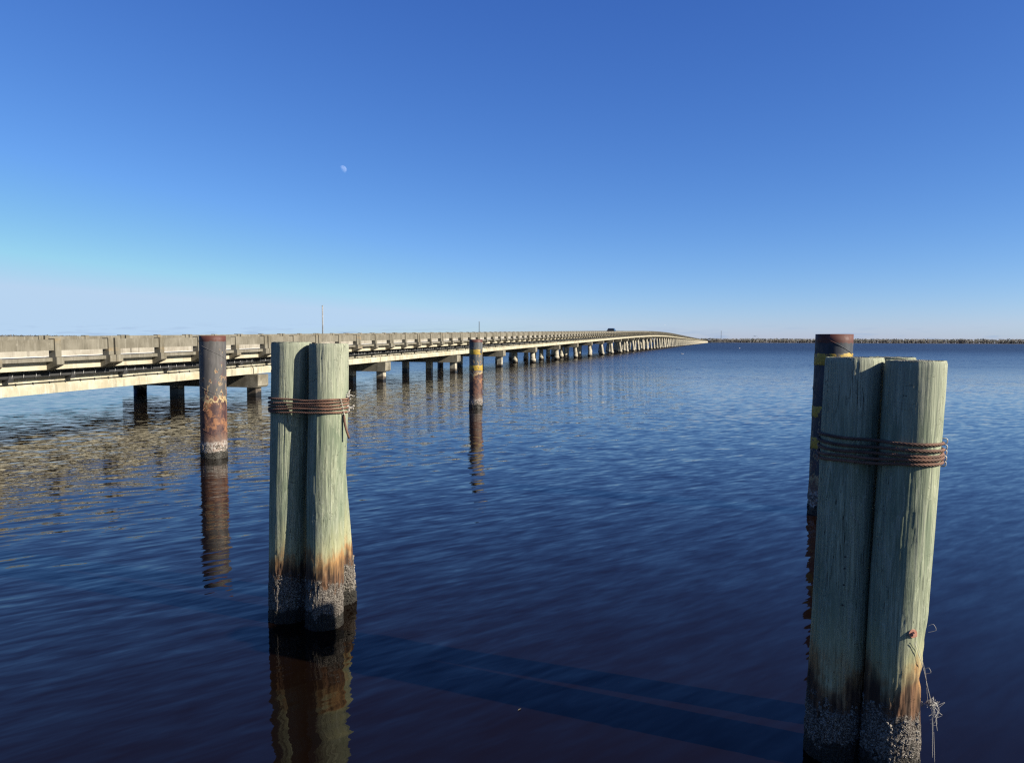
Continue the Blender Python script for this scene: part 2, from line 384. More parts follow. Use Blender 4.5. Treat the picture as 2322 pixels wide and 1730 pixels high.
# ------------------------------------------------------------------ water, far shore
def mat_water():
    t = NT('blackwater_surface'); p = t.pos(); s = t.z(p)
    dist = t.math('SQRT', t.math('ADD', t.math('MULTIPLY', s[0], s[0]), t.math('MULTIPLY', s[1], s[1])))
    # wind is kept off close to the bank: ripples grow with distance from it
    shel = t.rng(s[1], 3.0, 26.0, 0.0, 1.0)
    patch = t.rng(t.noise(t.map(p, (0.035, 0.10, 1)), 1.0, 3, 0.55), 0.35, 0.65, 0.55, 1.35)
    far = t.rng(s[1], 22.0, 130.0, 0.0, 1.0)
    def layer(ang, lam, crest, amp, seed, detail=2.0):
        v = t.map(t.map(p, rot=(0, 0, ang)), (1.0/lam, 1.0/crest, 1), loc=(seed, seed*1.7, seed))
        c = t.z(t.noise(v, 1.0, detail, 0.55, 0.35, color=True))
        a = t.math('MULTIPLY', t.math('SUBTRACT', c[0], 0.5), amp)
        b = t.math('MULTIPLY', t.math('SUBTRACT', c[1], 0.5), amp*lam/crest)
        # Mapping rotates p by ang: its x axis back in the world is (cos, -sin)
        ux = (math.cos(ang), -math.sin(ang), 0); uy = (math.sin(ang), math.cos(ang), 0)
        return t.vmath('ADD', t.vmath('SCALE', ux, scale=a), t.vmath('SCALE', uy, scale=b))
    near = layer(R(54), 0.145, 0.75, 0.25, 3.0, 2.0)
    near = t.vmath('ADD', near, layer(R(63), 0.28, 1.7, 0.10, 11.0))
    near = t.vmath('ADD', near, layer(R(46), 0.065, 0.28, 0.10, 17.0))
    near = t.vmath('SCALE', near, scale=t.rng(s[1], 4.5, 12, 0.75, 1.0))
    out = layer(R(80), 0.14, 0.7, 0.85, 23.0, 3.0)
    out = t.vmath('ADD', out, layer(R(100), 0.6, 2.6, 0.35, 29.0))
    out = t.vmath('ADD', out, layer(R(64), 0.10, 0.40, 0.50, 37.0))
    k_out = t.math('MULTIPLY', t.math('ADD', t.math('MULTIPLY', shel, 0.20), t.math('MULTIPLY', far, 1.0)), patch)
    sl = t.vmath('ADD', near, t.vmath('SCALE', out, scale=k_out))
    nrm = t.vmath('NORMALIZE', t.vmath('ADD', sl, (0, 0, 1)))
    b = t.bsdf((0.0056, 0.0028, 0.0016), t.math('ADD', t.rng(s[1], 20, 95, 0.02, 0.19), t.rng(s[1], 60, 320, 0.0, 0.16)), nrm, spec=0.40)
    b.inputs['IOR'].default_value = 1.333
    return t.m
def ring(name, m, radii, z, n=96):
    b = MB(); b.v.append((0, 0, z))
    for r in radii:
        for k in range(n):
            a = 2*math.pi*k/n; b.v.append((r*math.cos(a), r*math.sin(a), z))
    for k in range(n): b.face((0, 1+k, 1+(k+1) % n))
    for i in range(len(radii)-1):
        for k in range(n):
            k2 = (k+1) % n; b.face((1+i*n+k, 1+(i+1)*n+k, 1+(i+1)*n+k2, 1+i*n+k2))
    return b.build(name, m)
water = tag(ring('water', mat_water(), (3, 8, 20, 50, 120, 300, 800, 2500, 6000, 13000), 0.0), 'dark blue rippled river water', None, None, 'structure')

def shore_r(az):
    """distance of the far bank at an azimuth (degrees clockwise from +Y)"""
    k = 1.0
    if -29 < az < 9:
        k += 1.6*min(1, (az+29)/4, (9-az)/3)
    return 3450*k
def mat_ground():
    t = NT('marsh_bank'); a = t.noise(t.pos(), 0.02, 4); t.bsdf(t.mix(a, (0.12, 0.10, 0.08), (0.22, 0.19, 0.15)), 0.95); return t.m
b = MB(); azs = [-70 + i for i in range(141)]
for a in azs:
    rr = shore_r(a)
    for (q, z) in ((rr-12, -0.4), (rr, 0.5), (rr+2500, 2.0)):
        b.v.append((q*math.sin(R(a)), q*math.cos(R(a)), z))
for i in range(len(azs)-1):
    for j in range(2):
        b.face((3*i+j, 3*i+3+j, 3*i+4+j, 3*i+1+j))
tag(b.build('far_shore', mat_ground()), None, None, None, 'structure')

def mat_woods():
    t = NT('far_woods'); c = t.n('VertexColor'); c.layer_name = 'tint'
    t.bsdf(c.outputs[0], 0.95, spec=0.1); return t.m
def far_woods():
    rnd = random.Random(5); b = MB(); cols = []
    def quad(c, w, h, a, col):
        dx, dy = math.cos(a)*w/2, math.sin(a)*w/2; k = len(b.v)
        b.v += [(c[0]-dx, c[1]-dy, c[2]-h/2), (c[0]+dx, c[1]+dy, c[2]-h/2),
                (c[0]+dx*0.7, c[1]+dy*0.7, c[2]+h/2), (c[0]-dx*0.7, c[1]-dy*0.7, c[2]+h/2)]
        b.face((k, k+1, k+2, k+3)); cols.extend([col]*4)
    for _ in range(9500):
        az = rnd.uniform(-46, 46)
        rr = shore_r(az) + abs(rnd.gauss(0, 90)) + 4
        x, y = rr*math.sin(R(az)), rr*math.cos(R(az))
        bump = 0.5+0.5*mnoise.noise(Vector((az*1.3, 2.0, 0)))
        pine = rnd.random() < 0.10 + 0.35*(mnoise.noise(Vector((az*0.6, 9.0, 0))) > 0.15)
        h = rnd.uniform(16, 19.5) + 1.5*bump + (rnd.uniform(0.3, 1.6) if pine else 0)
        if rnd.random() < 0.02: h += 1.5
        if pine: col = Vector((0.105, 0.11, 0.098))*rnd.uniform(0.8, 1.2)
        else: col = Vector((0.15, 0.142, 0.13))*rnd.uniform(0.8, 1.2)
        cl = (*col, 1)
        tr = Vector((0.19, 0.175, 0.16))*rnd.uniform(0.5, 1.1)
        quad((x, y, h*0.25), 0.9, h*0.5, -R(az), (*tr, 1))
        quad((x, y, h*0.2), 0.9, h*0.4, -R(az)+1.5, (*tr, 1))
        for k in range(6):
            hz = h*rnd.uniform(0.16, 0.98)
            wd = (1-abs(hz/h-0.62)*1.5)*rnd.uniform(3.5, 7)
            quad((x+rnd.gauss(0, 2), y+rnd.gauss(0, 2), hz-1.2), max(1.2, wd), rnd.uniform(1.5, 4), R(-157)+rnd.gauss(0, 0.55), cl)
    me = b.mesh('woods', mat_woods())
    ca = me.color_attributes.new('tint', 'FLOAT_COLOR', 'POINT')
    ca.data.foreach_set('color', [c for col in cols for c in col])
    tag(link('woods', me), 'grey brown leafless woods lining the far bank', 'woods', None, 'stuff')
far_woods()

# ------------------------------------------------------------------ bridge
THETA = math.atan((1621-PW/2)/FPX)                     # its direction, clockwise from +Y
U = Vector((math.sin(THETA), math.cos(THETA), 0)); RT = Vector((math.cos(THETA), -math.sin(THETA), 0))
P0 = Vector((-12.72, 37.4, 0))                         # outer pile of the first bent in view
LSP = 14.9                                             # one span
N_SP = 158
def s_bent(n): return 0.4 + (n-1)*LSP
def rail_z(s):
    """height of the railing top: a 1.5 % ramp easing into a level"""
    if s < 170: return 2.88 + 0.0152*s
    if s > 370: return 2.88 + 0.0152*170 + 0.0152*100
    q = s-170; return 2.88 + 0.0152*170 + 0.0152*(q - q*q/400)
def bpos(s, t, z): return P0 + U*s + RT*t + Vector((0, 0, z))
SH = lambda y: 0.003*(y+0.75)                          # the deck falls towards the near side

bridge = tag(empty('bridge', bpos(s_bent(1), 0, 0)),
             'long low concrete trestle bridge crossing the river on rows of piles', 'bridge')
B0 = bridge.location.copy()
G = 0.03                                               # half of a joint
def girder_poly(y, zb=-1.83):
    return [(y-0.27, zb), (y+0.27, zb), (y+0.27, -1.56), (y+0.19, -1.48), (y+0.19, -1.13), (y-0.19, -1.13), (y-0.19, -1.48), (y-0.27, -1.56)]
GY = (0.31, 2.42, 4.55, 6.62)
# meshes shared by all near spans
slab = MB(); slab.box(G, LSP-G, 0.13, 7.10, -1.14, -1.06, SH); slab_me = slab.mesh('deck_slab', M['slab'])
kerb = MB().box(G, LSP-G, -0.70, 0.12, -0.72, -0.60, SH).box(G, LSP-G, 0.123, 0.33, -1.055, -0.61, SH); kerb_me = kerb.mesh('kerb', M['rail'])
fascia_me = MB().box(G, LSP-G, -0.45, -0.22, -1.0, -0.723, SH).mesh('fascia', M['slab'])
kerb2 = MB().box(G, LSP-G, 7.12, 7.60, -1.14, -0.60, SH); kerb2_me = kerb2.mesh('kerb', mat_concrete('pale_kerb_concrete', (0.40, 0.37, 0.30), (0.27, 0.24, 0.19), (0.46, 0.43, 0.37), 0.5))
road_me = MB().box(G, LSP-G, 0.335, 7.10, -1.055, -1.015, SH).mesh('road', M['asphalt'])
line_me = MB().box(0, LSP, 7.09, 7.117, -0.985, -0.885, SH).mesh('painted_line', M['white'])
gird_me = [MB().prism(girder_poly(y), G, LSP-G).mesh('girder', M['girder']) for y in GY]
rail_me = MB().box(0.05, LSP/3-0.05, -0.745, -0.575, -0.36, 0, SH).mesh('top_rail', M['rail'])
rail2_me = MB().box(0.05, LSP/3-0.05, 7.475, 7.645, -0.36, 0, SH).mesh('top_rail', M['rail'])
def post_mesh(far=False):
    b = MB(); sg = (lambda y: 6.90 - y) if far else (lambda y: y)
    def P(poly): return [(sg(y), z) for y, z in (reversed(poly) if far else poly)]
    b.prism(P([(-0.80, -0.57), (-0.53, -0.57), (-0.53, 0.03), (-0.79, 0.035)]), -0.12, 0.12, SH)
    b.prism(P([(-0.87, -0.82), (-0.80, -0.87), (-0.45, -1.02), (-0.449, -0.57), (-0.87, -0.575)]), -0.152, 0.152, SH)
    return b.mesh('railing_post', M['post'])
post_me, post2_me = post_mesh(), post_mesh(True)
pipe = MB().tube([(G, -0.06, -1.19), (LSP-G, -0.06, -1.19)], 0.085, 10)
pipe.tube([(G, -0.10, -1.09), (LSP-G, -0.10, -1.09)], 0.018, 5)
pipe_me = pipe.mesh('pipe', M['pipe'])
hang_me = MB().prism([(-0.10, -1.37), (0.10, -1.37), (0.10, -1.06), (-0.165, -1.06), (-0.165, -1.24)], -0.10, 0.10).mesh('pipe_hanger', M['pipe'])
def cable_mesh():
    b = MB(); rnd = random.Random(3)
    for (y, z) in ((0.095, -1.44), (0.09, -1.47)):
        b.tube([(x*LSP/14, y, z+rnd.uniform(-0.012, 0.012)) for x in range(15)], 0.009, 4)
    for k in range(22): b.box(0.3+k*0.66, 0.325+k*0.66, 0.07, 0.118, -1.50, -1.42)
    return b.mesh('cable', M['black'])
cable_me = cable_mesh()
def clip_mesh():
    b = MB(); rnd = random.Random(12)
    for k in range(30):
        x = 0.25+k*0.49+rnd.uniform(-0.06, 0.06); h = rnd.uniform(0.05, 0.10); w = rnd.uniform(0.02, 0.05)
        if rnd.random() < 0.2: h *= 1.6
        b.tube([(x, -0.17, -1.24), (x+0.01, -0.19, -1.16), (x+w, -0.175, -1.12+h*0.3), (x+w*1.6, -0.15, -1.12+h*0.5), (x+w*0.6, -0.13, -1.10+h*0.2)], 0.008, 4)
    return b.mesh('cable_clip', M['white'])
clip_me = clip_mesh()
pad_me = MB().box(-0.35, 0.35, 0.06, 0.56, -1.838, -1.8315).mesh('bearing_plate', M['rustiron'])

def span_matrix(n):
    s0, s1 = s_bent(n), s_bent(n+1)
    g = math.atan2(rail_z(s1)-rail_z(s0), s1-s0)
    m = Matrix.Rotation(math.pi/2-THETA, 4, 'Z') @ Matrix.Rotation(-g, 4, 'Y')
    return Matrix.Translation(bpos(s0, 0, rail_z(s0)) - B0) @ m
NEAR = 16
for n in range(-1, NEAR):
    sp = link('span', slab_me, bridge); sp.matrix_basis = span_matrix(n)
    for nm, me in (('kerb', kerb_me), ('fascia', fascia_me), ('kerb', kerb2_me), ('road_surface', road_me), ('painted_line', line_me), ('pipe', pipe_me), ('cable', cable_me)):
        link(nm, me, sp)
    link('cable_clip', clip_me, sp)['kind'] = 'stuff'
    for g in gird_me: link('girder', g, sp)
    for k in range(3):
        link('top_rail', rail_me, sp, (k*LSP/3, 0, 0)); link('top_rail', rail2_me, sp, (k*LSP/3, 0, 0))
        for dx in (0.165, LSP/6, LSP/3-0.165):
            link('railing_post', post_me, sp, (k*LSP/3+dx, 0, 0)); link('railing_post', post2_me, sp, (k*LSP/3+dx, 0, 0))
    for k in range(6): link('pipe_hanger', hang_me, sp, (1.25+k*LSP/6, 0, 0))
# farther spans: one mesh each; their railings are too small to tell apart
far_sp = MB()
far_sp.box(G, LSP-G, -0.45, 7.35, -1.0, -0.76, SH).box(G, LSP-G, -0.70, -0.22, -0.72, -0.56, SH)
for y in GY: far_sp.prism(girder_poly(y), G, LSP-G)
far_sp_me = far_sp.mesh('span', M['girder'])
fr = MB()
for n in range(NEAR, N_SP):
    sp = link('span', far_sp_me, bridge); m = span_matrix(n); sp.matrix_basis = m
    k0 = len(fr.v)
    for k in range(3):
        fr.box(k*LSP/3+0.05, (k+1)*LSP/3-0.05, -0.745, -0.575, -0.36, 0, SH)
        fr.box(k*LSP/3+0.05, (k+1)*LSP/3-0.05, 7.475, 7.645, -0.36, 0, SH)
        for dx in (0.165, LSP/6, LSP/3-0.165):
            x = k*LSP/3+dx
            fr.box(x-0.13, x+0.13, -0.84, -0.53, -0.98, 0.035, SH); fr.box(x-0.12, x+0.12, 7.43, 7.7, -0.9, 0.035, SH)
    fr.box(G, LSP-G, -0.14, 0.02, -1.28, -1.10)
    for i in range(k0, len(fr.v)): fr.v[i] = tuple(m @ Vector(fr.v[i]))
rl = fr.build('railing', M['rail'], bridge); rl['kind'] = 'stuff'

# bents: cap and its four piles
cap_me = MB().prism([(-0.50, -2.38), (-0.40, -2.47), (7.20, -2.47), (7.30, -2.38), (7.30, -1.84), (-0.50, -1.84)], -0.45, 0.45).mesh('pile_cap', M['cap'])
rp = random.Random(21)
def pile_geo(b, n, j, top, seedr, base=(0, 0), topo=(0, 0)):
    """one pile from -1.5 m up to top"""
    k0 = len(b.v)
    if n < 5 and j != 3:
        b.lathe([(0.335, -1.5), (0.345, top+0.02)], 4, smooth=False, rot=math.pi/4+math.pi/2-THETA)
    elif n < 5:
        b.lathe([(0.31, -1.5), (0.315, top+0.02)], 16)
    else:
        j1 = seedr.uniform(0.5, 0.9)
        pr = [(0.36, -1.5), (0.37, 0.35), (0.39, 0.37), (0.385, 0.55), (0.335, 0.57), (0.33, j1), (0.325, j1+0.02)]
        if top > 1.6: pr.append((0.30, min(top-0.3, 1.5)))
        pr.append((0.285, top+0.02)); b.lathe(pr, 14)
    for i in range(k0, len(b.v)):
        x, y, z = b.v[i]; f = max(0, z)/max(top, 0.3)
        b.v[i] = (x+base[0]+(topo[0]-base[0])*f, y+base[1]+(topo[1]-base[1])*f, z)
far_piles = MB()
for n in range(-1, N_SP+1):
    s = s_bent(n); rz = rail_z(s)
    cp = link('pile_cap', cap_me, bridge)
    cp.matrix_basis = Matrix.Translation(bpos(s, 0, rz)-B0) @ Matrix.Rotation(math.pi/2-THETA, 4, 'Z')
    if n < 17: link('bearing_plate', pad_me, cp)
    top = rz-2.47
    for j, t in enumerate((0, -2.2, -4.4, -6.6)):
        bat = 0.0 if n < 4 else min(1.0, (n-3)/8)
        sx = rp.uniform(-0.25, 0.25)*bat + (0.5*bat if (n+j) % 2 else -0.5*bat)*min(1, top/2.2)
        out = (0.35 if j == 0 else -0.35 if j == 3 else 0)*bat*min(1, top/2.2)
        base = U*sx + RT*out
        o = bpos(s, t, 0)-B0
        if n < 72:
            b = MB(); pile_geo(b, n, j, top, rp, (base.x, base.y))
            # sub-part of its cap: bring the water-level origin into the cap's own frame
            q = link('pile', b.mesh('pile', M['bpile']), cp)
            q.matrix_basis = cp.matrix_basis.inverted() @ Matrix.Translation(o)
        else:
            k0 = len(far_piles.v); far_piles.lathe([(0.36, -1.5), (0.3, top)], 6)
            for i in range(k0, len(far_piles.v)):
                x, y, z = far_piles.v[i]; f = 1-max(0, z)/top
                far_piles.v[i] = (x+o.x+base.x*f, y+o.y+base.y*f, z)
fp = far_piles.build('piling', M['bpile'], bridge); fp['kind'] = 'stuff'

# slim poles on the far railing
def lane_s(x, t):
    """distance along the bridge at which the line t metres off the outer piles is seen at pixel column x"""
    d = ray(x, 774); k = d.x/d.y; a = P0 + RT*t
    return (k*a.y - a.x)/(U.x - k*U.y)
for (x, ytop, r, lab) in ((732, 693, 0.050, 'tall slim pole at the far bridge railing, behind a timber pile cluster'),
                          (1086.5, 729, 0.040, 'thin grey pole at the far railing of the bridge, behind a rusty steel pile')):
    s = lane_s(x, -7.95); p = bpos(s, -7.95, 0); dz = rail_z(s)-0.65
    zt = at_depth(x, ytop, p.y).z
    e = tag(empty('marker_pole', (p.x, p.y, dz)), lab, 'pole')
    MB().tube([(0, 0, -0.1), (0, 0, zt-dz)], r, 10).build('shaft', M['grey'] if r > 0.045 else M['pipe'], e)
    MB().box(-0.09, 0.35, -0.09, 0.09, 0.05, 0.11).box(-0.09, 0.35, -0.085, 0.085, 0.45, 0.51).build('bracket', M['black'], e)
    MB().lathe([(r+0.012, zt-dz-0.03), (r+0.012, zt-dz+0.01)], 10).build('end_cap', M['metal'], e)

# ------------------------------------------------------------------ timber pile clusters
def timber_mesh(z0, z1, c0, c1, r0, r1, seed, neck=None, n=200, m=190):
    """tapered log from (c0, z0) to (c1, z1); axis at c1 at the top"""
    b = MB(); sv = Vector((seed*7.1, seed*3.3, seed*1.9)); rnd = random.Random(int(seed*97))
    checks = []
    for _ in range(26):
        zc = rnd.uniform(0.5, z1+0.15) if rnd.random() < 0.7 else z1-rnd.uniform(0, 0.25)
        checks.append((rnd.uniform(0, 2*math.pi), zc, rnd.uniform(0.10, 0.65), rnd.uniform(0.003, 0.008), rnd.uniform(0, 50)))
    knots = [(rnd.uniform(0, 2*math.pi), rnd.uniform(0.5, z1-0.1), rnd.uniform(0.014, 0.030)) for _ in range(12)]
    cuts = [(rnd.uniform(0, 2*math.pi), rnd.uniform(0.6, z1), rnd.uniform(0.05, 0.22), rnd.uniform(0.02, 0.06), rnd.uniform(0.0012, 0.0035)) for _ in range(16)]
    for i in range(m+1):
        f = i/m; z = z0+(z1-z0)*f
        cx, cy = c0[0]+(c1[0]-c0[0])*f, c0[1]+(c1[1]-c0[1])*f
        cx += 0.012*mnoise.noise(Vector((seed, z*0.7, 1.0))); cy += 0.012*mnoise.noise(Vector((seed, z*0.7, 5.0)))
        rr = r0+(r1-r0)*f
        if i == m: rr -= 0.006
        live = [(a+0.16*mnoise.noise(Vector((sd, z*2.3, 0)))+0.03*mnoise.noise(Vector((sd, z*14, 0))), d*(1-abs(z-zc)/hl)) for a, zc, hl, d, sd in checks if abs(z-zc) < hl]
        if z > z1-0.06: live = [(q, d*0.25) for q, d in live]
        kn = [k for k in knots if abs(z-k[1]) < k[2]*2.4]; ct = [c for c in cuts if abs(z-c[1]) < c[2]]
        for k in range(n):
            a = 2*math.pi*k/n; ca, sa = math.cos(a), math.sin(a)
            r = rr*(1+0.034*mnoise.noise(sv+Vector((ca*1.1, sa*1.1, z*0.9))) + 0.016*mnoise.noise(sv+Vector((ca*5, sa*5, z*1.7)))
                    + 0.013*mnoise.noise(sv+Vector((ca*15, sa*15, z*1.1))))
            if z < 0.75: r += 0.012*max(0, min(1, (0.75-z)/0.4))*mnoise.noise(sv+Vector((ca*9, sa*9, z*16)))
            for (q, d) in live:
                e = abs((a-q+math.pi) % (2*math.pi)-math.pi)
                if e < 0.045: r -= d*(1-e/0.045)
            for (q, zc, kr) in kn:
                e = math.hypot(((a-q+math.pi) % (2*math.pi)-math.pi)*rr, (z-zc)*0.75)/kr
                if e < 1.6: r += 0.005*math.cos(e*3.0)*(1-e/1.6)
            for (q, zc, hl, wd, d) in ct:
                e = abs((a-q+math.pi) % (2*math.pi)-math.pi)*rr/wd
                if e < 1:
                    g = (1-e*e)*(1-(abs(z-zc)/hl)**4)+0.5*mnoise.noise(sv+Vector((ca*20, sa*20, z*7)))
                    if g > 0.35: r -= d
            if neck:
                az, zc, hz, dep = neck; g = math.cos(a-az)
                if g > 0: r -= dep*g*max(0, 1-abs(z-zc)/hz)*(0.7+0.6*mnoise.noise(sv+Vector((ca*4, sa*4, z*9))))
            zt = z if i < m else z+0.003*mnoise.noise(sv+Vector((ca*4, sa*4, 0)))
            b.v.append((cx+r*ca, cy+r*sa, zt))
    for i in range(m):
        for k in range(n):
            k2 = (k+1) % n; b.face((i*n+k, i*n+k2, (i+1)*n+k2, (i+1)*n+k), True)
    return b
def log_top(z1, c1, r1, seed):
    b = MB(); sv = Vector((seed*7.1, seed*3.3, seed*1.9)); n = 40; rings = 7
    b.v.append((c1[0], c1[1], z1+0.006))
    for i in range(1, rings+1):
        for k in range(n):
            a = 2*math.pi*k/n; r = (r1-0.004)*i/rings
            b.v.append((c1[0]+r*math.cos(a), c1[1]+r*math.sin(a), z1+0.006*(1-i/rings)+0.006*mnoise.noise(sv+Vector((math.cos(a)*r*30, math.sin(a)*r*30, 0)))-(0.004 if i == rings else 0)))
    for k in range(n): b.face((0, 1+k, 1+(k+1) % n))
    for i in range(rings-1):
        for k in range(n):
            k2 = (k+1) % n; b.face((1+i*n+k, 1+(i+1)*n+k, 1+(i+1)*n+k2, 1+i*n+k2))
    return b
def barnacles(z_hi, axis, rad, count, seed):
    """small volcano shells on a log between the water and z_hi"""
    b = MB(); rnd = random.Random(seed)
    for _ in range(count):
        z = z_hi*(rnd.random()**0.75) - 0.04; a = rnd.uniform(0, 2*math.pi)
        if mnoise.noise(Vector((math.cos(a)*2.2, math.sin(a)*2.2, z*5+seed))) < -0.25+max(0, z-0.16)*1.9: continue
        (cx, cy), r = axis(z), rad(z)
        s = rnd.uniform(0.005, 0.015); h = s*rnd.uniform(0.7, 1.3)
        nv = Vector((math.cos(a), math.sin(a), 0)); tv = Vector((-nv.y, nv.x, 0)); c = Vector((cx, cy, z))+nv*(r-0.003)
        k = len(b.v); n = 5; o = rnd.random()*6
        for (q, w) in ((0, 1.0), (h, 0.5)):
            for j in range(n):
                g = o+2*math.pi*j/n
                b.v.append(tuple(c+nv*q+(tv*math.cos(g)+Vector((0, 0, 1))*math.sin(g))*s*w))
        b.v.append(tuple(c+nv*h*0.6))
        for j in range(n):
            j2 = (j+1) % n; b.face((k+j, k+j2, k+n+j2, k+n+j)); b.face((k+n+j, k+n+j2, k+2*n))
    return b
def hull(pts):
    pts = sorted(set((round(x, 5), round(y, 5)) for x, y in pts))
    def half(ps):
        o = []
        for p in ps:
            while len(o) > 1 and (o[-1][0]-o[-2][0])*(p[1]-o[-2][1])-(o[-1][1]-o[-2][1])*(p[0]-o[-2][0]) <= 0: o.pop()
            o.append(p)
        return o
    a, c = half(pts), half(pts[::-1]); return a[:-1]+c[:-1]
def resample(poly, step):
    out = []; n = len(poly)
    for i in range(n):
        a, c = Vector(poly[i]), Vector(poly[(i+1) % n]); d = (c-a).length; k = max(1, int(round(d/step)))
        out += [a.lerp(c, j/k) for j in range(k)]
    return out
def strands(b, pts, nrm, r0, r1, pitch, k=6, sides=5):
    L = [0.0]
    for i in range(1, len(pts)): L.append(L[-1]+(pts[i]-pts[i-1]).length)
    for q in range(k):
        path = []
        for i, p in enumerate(pts):
            t = (pts[min(i+1, len(pts)-1)]-pts[max(i-1, 0)]).normalized(); a = nrm[i]-t*nrm[i].dot(t); a.normalize(); c = t.cross(a)
            g = 2*math.pi*q/k+2*math.pi*L[i]/pitch; path.append(p+(a*math.cos(g)+c*math.sin(g))*r0)
        b.tube(path, r1, sides)
def lashing(logs, zs, wob, seed, rr=0.0100):
    """turns of wire rope round a cluster; returns the mesh and the hull used"""
    zc = sum(zs)/len(zs); pts = []
    for lg in logs:
        (cx, cy), r = lg['axis'](zc), lg['rad'](zc)+rr+0.003
        pts += [(cx+r*math.cos(2*math.pi*k/48), cy+r*math.sin(2*math.pi*k/48)) for k in range(48)]
    h = resample(hull(pts), 0.012); n = len(h); b = MB()
    ctr = Vector((sum(p[0] for p in h)/n, sum(p[1] for p in h)/n))
    for j, z in enumerate(zs):
        path, nr = [], []
        for i in range(n+1):
            p = h[i % n]; o = (Vector(p)-ctr).normalized(); a = math.atan2(o.y, o.x)
            zz = z + wob*math.sin(a*1.0+0.6*j+seed) + 0.010*mnoise.noise(Vector((math.cos(a)*1.6, math.sin(a)*1.6, j*3.1+seed)))
            ex = 0.004*(j % 2)
            path.append(Vector((p[0]+o.x*ex, p[1]+o.y*ex, zz))); nr.append(Vector((o.x, o.y, 0)))
        strands(b, path, nr, rr*0.62, rr*0.44, 0.115, 5)
    return b, h, ctr
def make_log(spec):
    """spec: axis points at the water and at the top, radii"""
    (x0, y0), (x1, y1), zt = spec['c0'], spec['c1'], spec['top']
    def axis(z): f = z/zt; return (x0+(x1-x0)*f, y0+(y1-y0)*f)
    def rad(z): f = max(0, z/zt); return spec['r0']+(spec['r1']-spec['r0'])*f
    spec['axis'], spec['rad'] = axis, rad; return spec
def cluster(name, label, logs, count):
    logs = [make_log(l) for l in logs]
    ox = sum(l['c0'][0] for l in logs)/len(logs); oy = sum(l['c0'][1] for l in logs)/len(logs)
    root = tag(empty(name, (ox, oy, 0)), label, 'piling')
    for i, l in enumerate(logs):
        ax = l['axis']; c0 = ax(-1.6); r0 = l['rad'](0)+0.005
        b = timber_mesh(-1.6, l['top'], (0, 0), (l['c1'][0]-c0[0], l['c1'][1]-c0[1]), r0, l['r1'], l['seed'], l.get('neck'))
        lg = b.build('log', M['timber'], root, (c0[0]-ox, c0[1]-oy, 0))
        tp = log_top(l['top']-0.004, (l['c1'][0]-c0[0], l['c1'][1]-c0[1]), l['r1'], l['seed']).build('end_grain', M['endgrain'], lg)
        bn = barnacles(0.52, lambda z, ax=ax: (ax(z)[0]-c0[0], ax(z)[1]-c0[1]), lambda z, l=l: l['rad'](z)*1.0, count, l['seed']*11).build('barnacle_crust', M['barnacle'], lg)
        bn['kind'] = 'stuff'
    return root, logs, Vector((ox, oy, 0))

def spot(x, Y): p = at_depth(x, 774, Y); return (p.x, p.y)
def spot_w(x, y, Y):
    """horizontal place of pixel (x, y) at forward distance Y"""
    p = at_depth(x, y, Y); return (p.x, p.y)
LEFT = [dict(c0=spot_w(653, 1420, 7.42), c1=spot_w(660, 776, 7.29), top=2.685, r0=0.172, r1=0.182, seed=1.0),
        dict(c0=spot_w(735, 1432, 7.24), c1=spot_w(745, 778, 7.20), top=2.672, r0=0.165, r1=0.180, seed=2.0),
        dict(c0=spot_w(769, 1385, 7.92), c1=spot_w(722, 776, 7.62), top=2.66, r0=0.178, r1=0.165, seed=3.0)]
RIGHT = [dict(c0=spot_w(1886, 1735, 4.98), c1=spot_w(1938, 815, 5.00), top=2.605, r0=0.168, r1=0.176, seed=4.0),
         dict(c0=spot_w(2012, 1770, 4.76), c1=spot_w(2076, 818, 4.75), top=2.592, r0=0.162, r1=0.170, seed=5.0, neck=(R(-10), 0.62, 0.42, 0.045)),
         dict(c0=spot_w(1972, 1690, 5.34), c1=spot_w(2022, 809, 5.14), top=2.605, r0=0.160, r1=0.148, seed=6.0)]
lroot, llogs, lo = cluster('timber_pile_cluster', 'cluster of green weathered timber piles lashed with rusty wire rope with a loose hanging tail', LEFT, 1900)
rroot, rlogs, ro = cluster('timber_pile_cluster', 'cluster of bolted green timber piles with fishing line, before a banded steel pile', RIGHT, 1900)

def shift(b, o):
    b.v = [(x-o.x, y-o.y, z-o.z) for x, y, z in b.v]; return b
lb, lh, lc = lashing(llogs, [2.165, 2.132, 2.098, 2.064, 2.030], 0.012, 0.5)
shift(lb, lo).build('wire_rope', M['rope'], lroot)
rb, rh, rc = lashing(rlogs, [2.10, 2.068, 2.035, 2.000, 1.966], -0.012, 2.6)
shift(rb, ro).build('wire_rope', M['rope'], rroot)

# staples pinning the turns and the loose rope tail
def staple(p, out, side, w, d):
    b = MB(); p, out, side = Vector(p), Vector(out).normalized(), Vector(side).normalized()
    b.tube([p-side*w, p-side*w+out*d, p-side*w*0.6+out*(d+0.008), p+side*w*0.6+out*(d+0.008), p+side*w+out*d, p+side*w], 0.0035, 6)
    return b
def log_point(l, toward_az, z, off=0.0):
    """point on the log's side in the compass direction toward_az (clockwise from +Y)"""
    (cx, cy), r = l['axis'](z), l['rad'](z)+off; n = Vector((math.sin(toward_az), math.cos(toward_az), 0))
    return Vector((cx, cy, z))+n*r, n
lr = llogs[1]
for i, z in enumerate((2.150, 2.118, 2.086, 2.053, 2.020)):
    p, nn = log_point(lr, R(132-3*i), z, -0.01)
    shift(staple(p, nn, (0.1*nn.y, -0.1*nn.x, 1), 0.016, 0.036), lo).build('staple', M['galv'], lroot)
rrl = rlogs[1]
